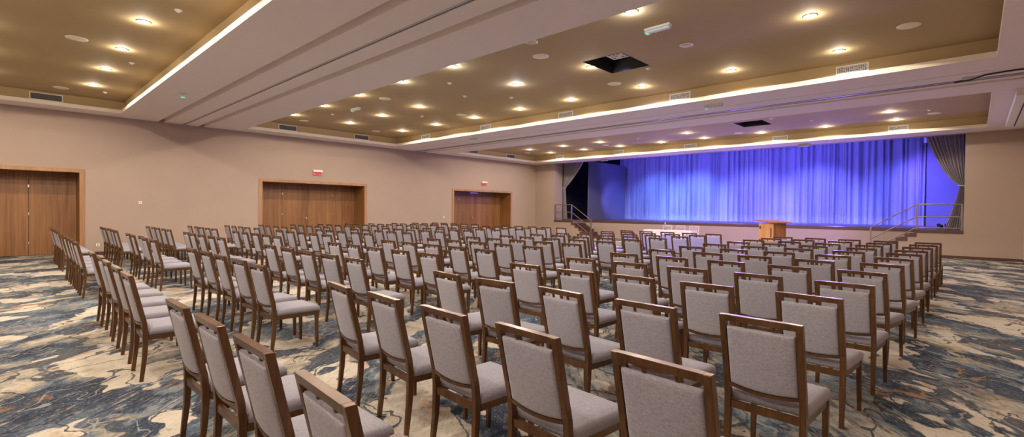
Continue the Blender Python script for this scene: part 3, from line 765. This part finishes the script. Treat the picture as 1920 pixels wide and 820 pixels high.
vs = [(xs, .96, 4.655, PI / 2, 'dark air vent above the nearest doors'), (xs, 7.73, 4.655, PI / 2, 'dark air vent in the middle tray, nearer the camera'), (xs, 10.87, 4.655, PI / 2, 'dark air vent in the middle tray, nearer the stage'),
      (xs, 17.36, 4.655, PI / 2, 'dark air vent in the stage-end tray, nearer the camera'), (xs, 20.24, 4.655, PI / 2, 'dark air vent in the stage-end tray, nearer the stage')]
place('air_vent', 'air vent', [('frame', v_frame(.70, .21), False), ('grille', v_grille(.70, .21), False)], vs, [M['white'], M['dgrille']], 'dark air vents on the door-wall side')
# hatches with lifting plates
for i, lb in ((1, 'open black square ceiling hatch in the middle tray'), (2, 'open black square ceiling hatch in the stage-end tray')):
    x0, x1, y0, y1 = HATCH[i]; cx, cy_ = (x0 + x1) / 2, (y0 + y1) / 2
    h = empty('ceiling_hatch', lb, 'ceiling hatch', (cx, cy_, ZC), group='open ceiling hatches')
    a, b = (x1 - x0) / 2, (y1 - y0) / 2; bm = bmesh.new(); t = .012
    box(bm, -a, -a + t, -b, b, -.002, .30); box(bm, a - t, a, -b, b, -.002, .30); box(bm, -a + t, a - t, -b, -b + t, -.002, .30); box(bm, -a + t, a - t, b - t, b, -.002, .30); box(bm, -a, a, -b, b, .30, .32)
    mesh_obj('shaft', bm, M['dark'], h)
    pl = mesh_obj('lift_plate', B(-.12, .38, -.42, .10, .125, .15, .004), M['track'], h)
    bm = bmesh.new()
    for k in range(4):
        for q in range(4):
            if (k + q) % 5 != 4: box(bm, -.06 + k * .10, -.01 + k * .10, -.36 + q * .11, -.32 + q * .11, .121, .1245)
    mesh_obj('slot', bm, M['slot'], pl)
# emergency luminaires
def em_body(): return B(-.24, .24, -.055, .055, -.035, -.0005, .006)
def em_lens(): return B(-.235, .235, -.045, .045, -.085, -.036, .012)
def em_led(): return B(-.225, -.17, -.046, .046, -.090, -.0855, .002)
EM = [(-4.09, 7.97, ZC, 0, 'emergency light with green indicator on the middle tray ceiling'), (-14.57, 7.96, ZC, 0, 'emergency light in the middle tray, nearer the doors'),
      (-14.65, 13.21, ZS, 0, 'emergency light on the far beam, nearer the doors'), (-5.12, 13.20, ZS, 0, 'emergency light on the far beam, nearer the aisle wall')]
place('ceiling_emergency_light', 'emergency light', [('body', em_body, False), ('diffuser', em_lens, False), ('indicator', em_led, False)], EM, [M['white'], M['acryl'], M['green']], 'emergency lights')
bm = bmesh.new(); lathe(bm, [(.10, -.001), (.115, -.02), (.10, -.07), (.06, -.085)], 8)
e = empty('ceiling_emergency_light', 'round greenish emergency light on the near beam', 'emergency light', (-14.70, 3.25, ZS)); mesh_obj('body', bm, M['acryl'], e)
bm = bmesh.new(); lathe(bm, [(.05, -.0855), (.045, -.10)], 8); mesh_obj('diffuser', bm, M['green'], e)
for x, lb in ((-5.2, 'small white light box at the stage opening, nearer the aisle wall'), (-14.9, 'small white light box at the stage opening, nearer the doors')):
    e = empty('ceiling_light_box', lb, 'light box', (x, YS - .30, ZS), group='light boxes at the stage opening'); mesh_obj('housing', B(-.22, .22, -.06, .06, -.09, -.0005, .008), M['track'], e); mesh_obj('diffuser', B(-.2, .2, -.045, .045, -.10, -.0905), M['white'], e)
# partition tracks
tr = empty('partition_track', 'slim dark-slotted sliding-wall track in the near ceiling beam', 'track', (-9.5, 4.49, ZS + .02), group='sliding-wall tracks')
mesh_obj('channel', B(XW + 9.52, XR + 9.48, -.05, .02, -.012, .09), M['track'], tr)
mesh_obj('guide_slot', B(XW + 9.52, XR + 9.48, .0205, .05, -.004, .09), M['slot'], tr)
tr = empty('partition_track', 'grey metal sliding-wall track in the far ceiling beam', 'track', (-9.5, 14.35, ZS + .02), group='sliding-wall tracks')
mesh_obj('channel', B(XW + 9.52, XR + 9.48, -.146, .146, -.012, .07), M['track'], tr)
bm = bmesh.new(); box(bm, XW + 9.52, XR + 9.48, -.085, -.070, -.018, -.0125); box(bm, XW + 9.52, XR + 9.48, .055, .063, -.018, -.0125); mesh_obj('guide_slot', bm, M['slot'], tr)
sw = empty('track_switch', 'bent metal switch piece where the far track branches', 'track switch', (-.02, 14.05, ZS))
bm = bmesh.new(); box(bm, -.22, .10, -.12, .16, -.012, -.0005, .002); mesh_obj('plate', bm, M['track'], sw)
bm = bmesh.new(); tube(bm, [(-.35, .22, -.02), (-.12, .17, -.02), (.0, .02, -.02), (.12, -.16, -.02), (.45, -.24, -.02), (1.18, -.26, -.02)], .016); mesh_obj('branch_rail', bm, M['slot'], sw, True)
# projection screen case along the aisle wall
sc = empty('ceiling_screen_case', 'long white projection screen case by the aisle wall ceiling', 'screen case', (.86, 18.75, ZS))
mesh_obj('casing', B(-.22, .20, -2.75, 2.75, -.15, -.001, .01), M['white'], sc)
mesh_obj('slot', B(-.05, -.02, -2.6, 2.6, -.156, -.1505), M['slot'], sc)
mesh_obj('end_cap', B(-.225, .205, -2.79, -2.751, -.155, -.001, .006), M['white'], sc)
# exit signs
for (y, lb) in ((9.29, 'red EXIT sign over the middle doors'), (18.94, 'red EXIT sign over the doors nearest the stage')):
    e = empty('exit_sign', lb, 'exit sign', (XW, y, 3.07), group='red exit signs')
    mesh_obj('lamp_housing', B(.0005, .07, -.205, .205, .012, .095, .006), M['white'], e)
    mesh_obj('sign_panel', B(.028, .040, -.185, .185, -.13, .011), M['red'], e)
    fc = bpy.data.curves.new('lettering', 'FONT'); fc.body = 'EXIT'; fc.size = .135; fc.align_x = 'CENTER'; fc.align_y = 'CENTER'; fc.extrude = .002; fc.offset = .004
    ft = bpy.data.objects.new('text_source', fc); COL.objects.link(ft); bpy.context.view_layer.update()
    fm = bpy.data.meshes.new_from_object(ft.evaluated_get(bpy.context.evaluated_depsgraph_get())); bpy.data.objects.remove(ft)
    fo = bpy.data.objects.new('lettering', fm); COL.objects.link(fo); fo.parent = e; fo.location = (.0425, 0, -.06); fo.rotation_euler = (PI / 2, 0, PI / 2); fm.materials.clear(); fm.materials.append(M['redletter'])
# wall plates
for y, z, lb in ((2.17, .31, 'white socket plate low on the door wall beside the nearest doors'), (3.26, 1.68, 'white switch plate high on the door wall by the nearest doors'), (16.07, 1.17, 'white switch plate beside the doors nearest the stage')):
    e = empty('wall_plate', lb, 'wall plate', (XW, y, z), group='white wall plates'); mesh_obj('plate', B(.0005, .012, -.045, .045, -.045, .045, .003), M['white'], e); mesh_obj('rocker', B(.0122, .017, -.02, .02, -.02, .02, .002), M['chrome'], e)

# ------------------------------------------------------------------ light
def spot(name, loc, tgt, col, e, size, blend=.8, rad=.15):
    l = bpy.data.lights.new(name, 'SPOT'); l.color = col; l.energy = e; l.spot_size = math.radians(size); l.spot_blend = blend; l.shadow_soft_size = rad
    o = bpy.data.objects.new(name, l); COL.objects.link(o); o.location = loc
    o.rotation_euler = (Vector(tgt) - Vector(loc)).to_track_quat('-Z', 'Y').to_euler(); return o
BLUE, VIOLET, CYAN = (.11, .15, 1.0), (.155, .15, 1.0), (.15, .29, 1.0)
for i, (x, col, e) in enumerate(((-14.9, CYAN, 1.0), (-13.9, BLUE, .9), (-12.2, CYAN, 1.1), (-10.5, BLUE, .9), (-8.8, VIOLET, 1.0), (-7.1, BLUE, 1.0), (-5.4, VIOLET, 1.1), (-3.4, BLUE, .9))):
    spot('stage_wash', (x, 26.4, 5.9), (x + (.9 if i % 2 else -.9), 31.0, .9), col, e * 1450, 60)
for x in (-15, -11.5, -8, -4.5):      # even blue cover over the whole cloth
    spot('stage_cover', (x - 1.5, 25.2, 5.6), (x, 31.0, 3.4), (.11, .09, 1.0), 900, 100, .9)
spot('stage_wash', (-15.2, 26.6, 2.6), (-17.95, 28.9, 2.3), (.20, .20, 1.0), 330, 52)
spot('stage_wash', (-13.5, 26.4, 4.6), (-18.6, 23.9, 2.6), (.42, .30, 1.0), 130, 50)
spot('stage_wash', (-3.4, 27.2, 5.6), (-.9, 30.75, 2.2), (.17, .11, 1.0), 1500, 60)
for x in (-14.0, -9.5, -5.0):         # added unseen lamps standing in for stage light spilling into the hall
    spot('added_stage_spill', (x, 28.5, 2.2), (x, 17, 6.0), (.30, .17, 1.0), 560, 88, .8, .3)
# added violet spots without fixtures, set just below the two ceiling hatches
spot('added_violet_wash', (-5.9, 18.9, 4.78), (-7.5, 24.6, .1), (.36, .20, 1.0), 800, 74, .6, .1)
spot('added_violet_wash', (-5.8, 9.4, 4.78), (-7.0, 15.0, .5), (.36, .26, 1.0), 800, 74, .6, .1)

w = bpy.data.worlds.new('room_world'); scn.world = w; w.use_nodes = True
w.node_tree.nodes['Background'].inputs[0].default_value = (.02, .02, .025, 1); w.node_tree.nodes['Background'].inputs[1].default_value = .3

# ------------------------------------------------------------------ output look
vsx = scn.view_settings; vsx.view_transform = 'Standard'; vsx.look = 'None'; vsx.gamma = 1.0; vsx.use_curve_mapping = False; vsx.exposure = 0.85
cy_ = scn.cycles; cy_.use_denoising = True; cy_.max_bounces = 7; cy_.diffuse_bounces = 5; cy_.glossy_bounces = 3; cy_.sample_clamp_indirect = 6.0
try: cy_.use_light_tree = True
except Exception: pass
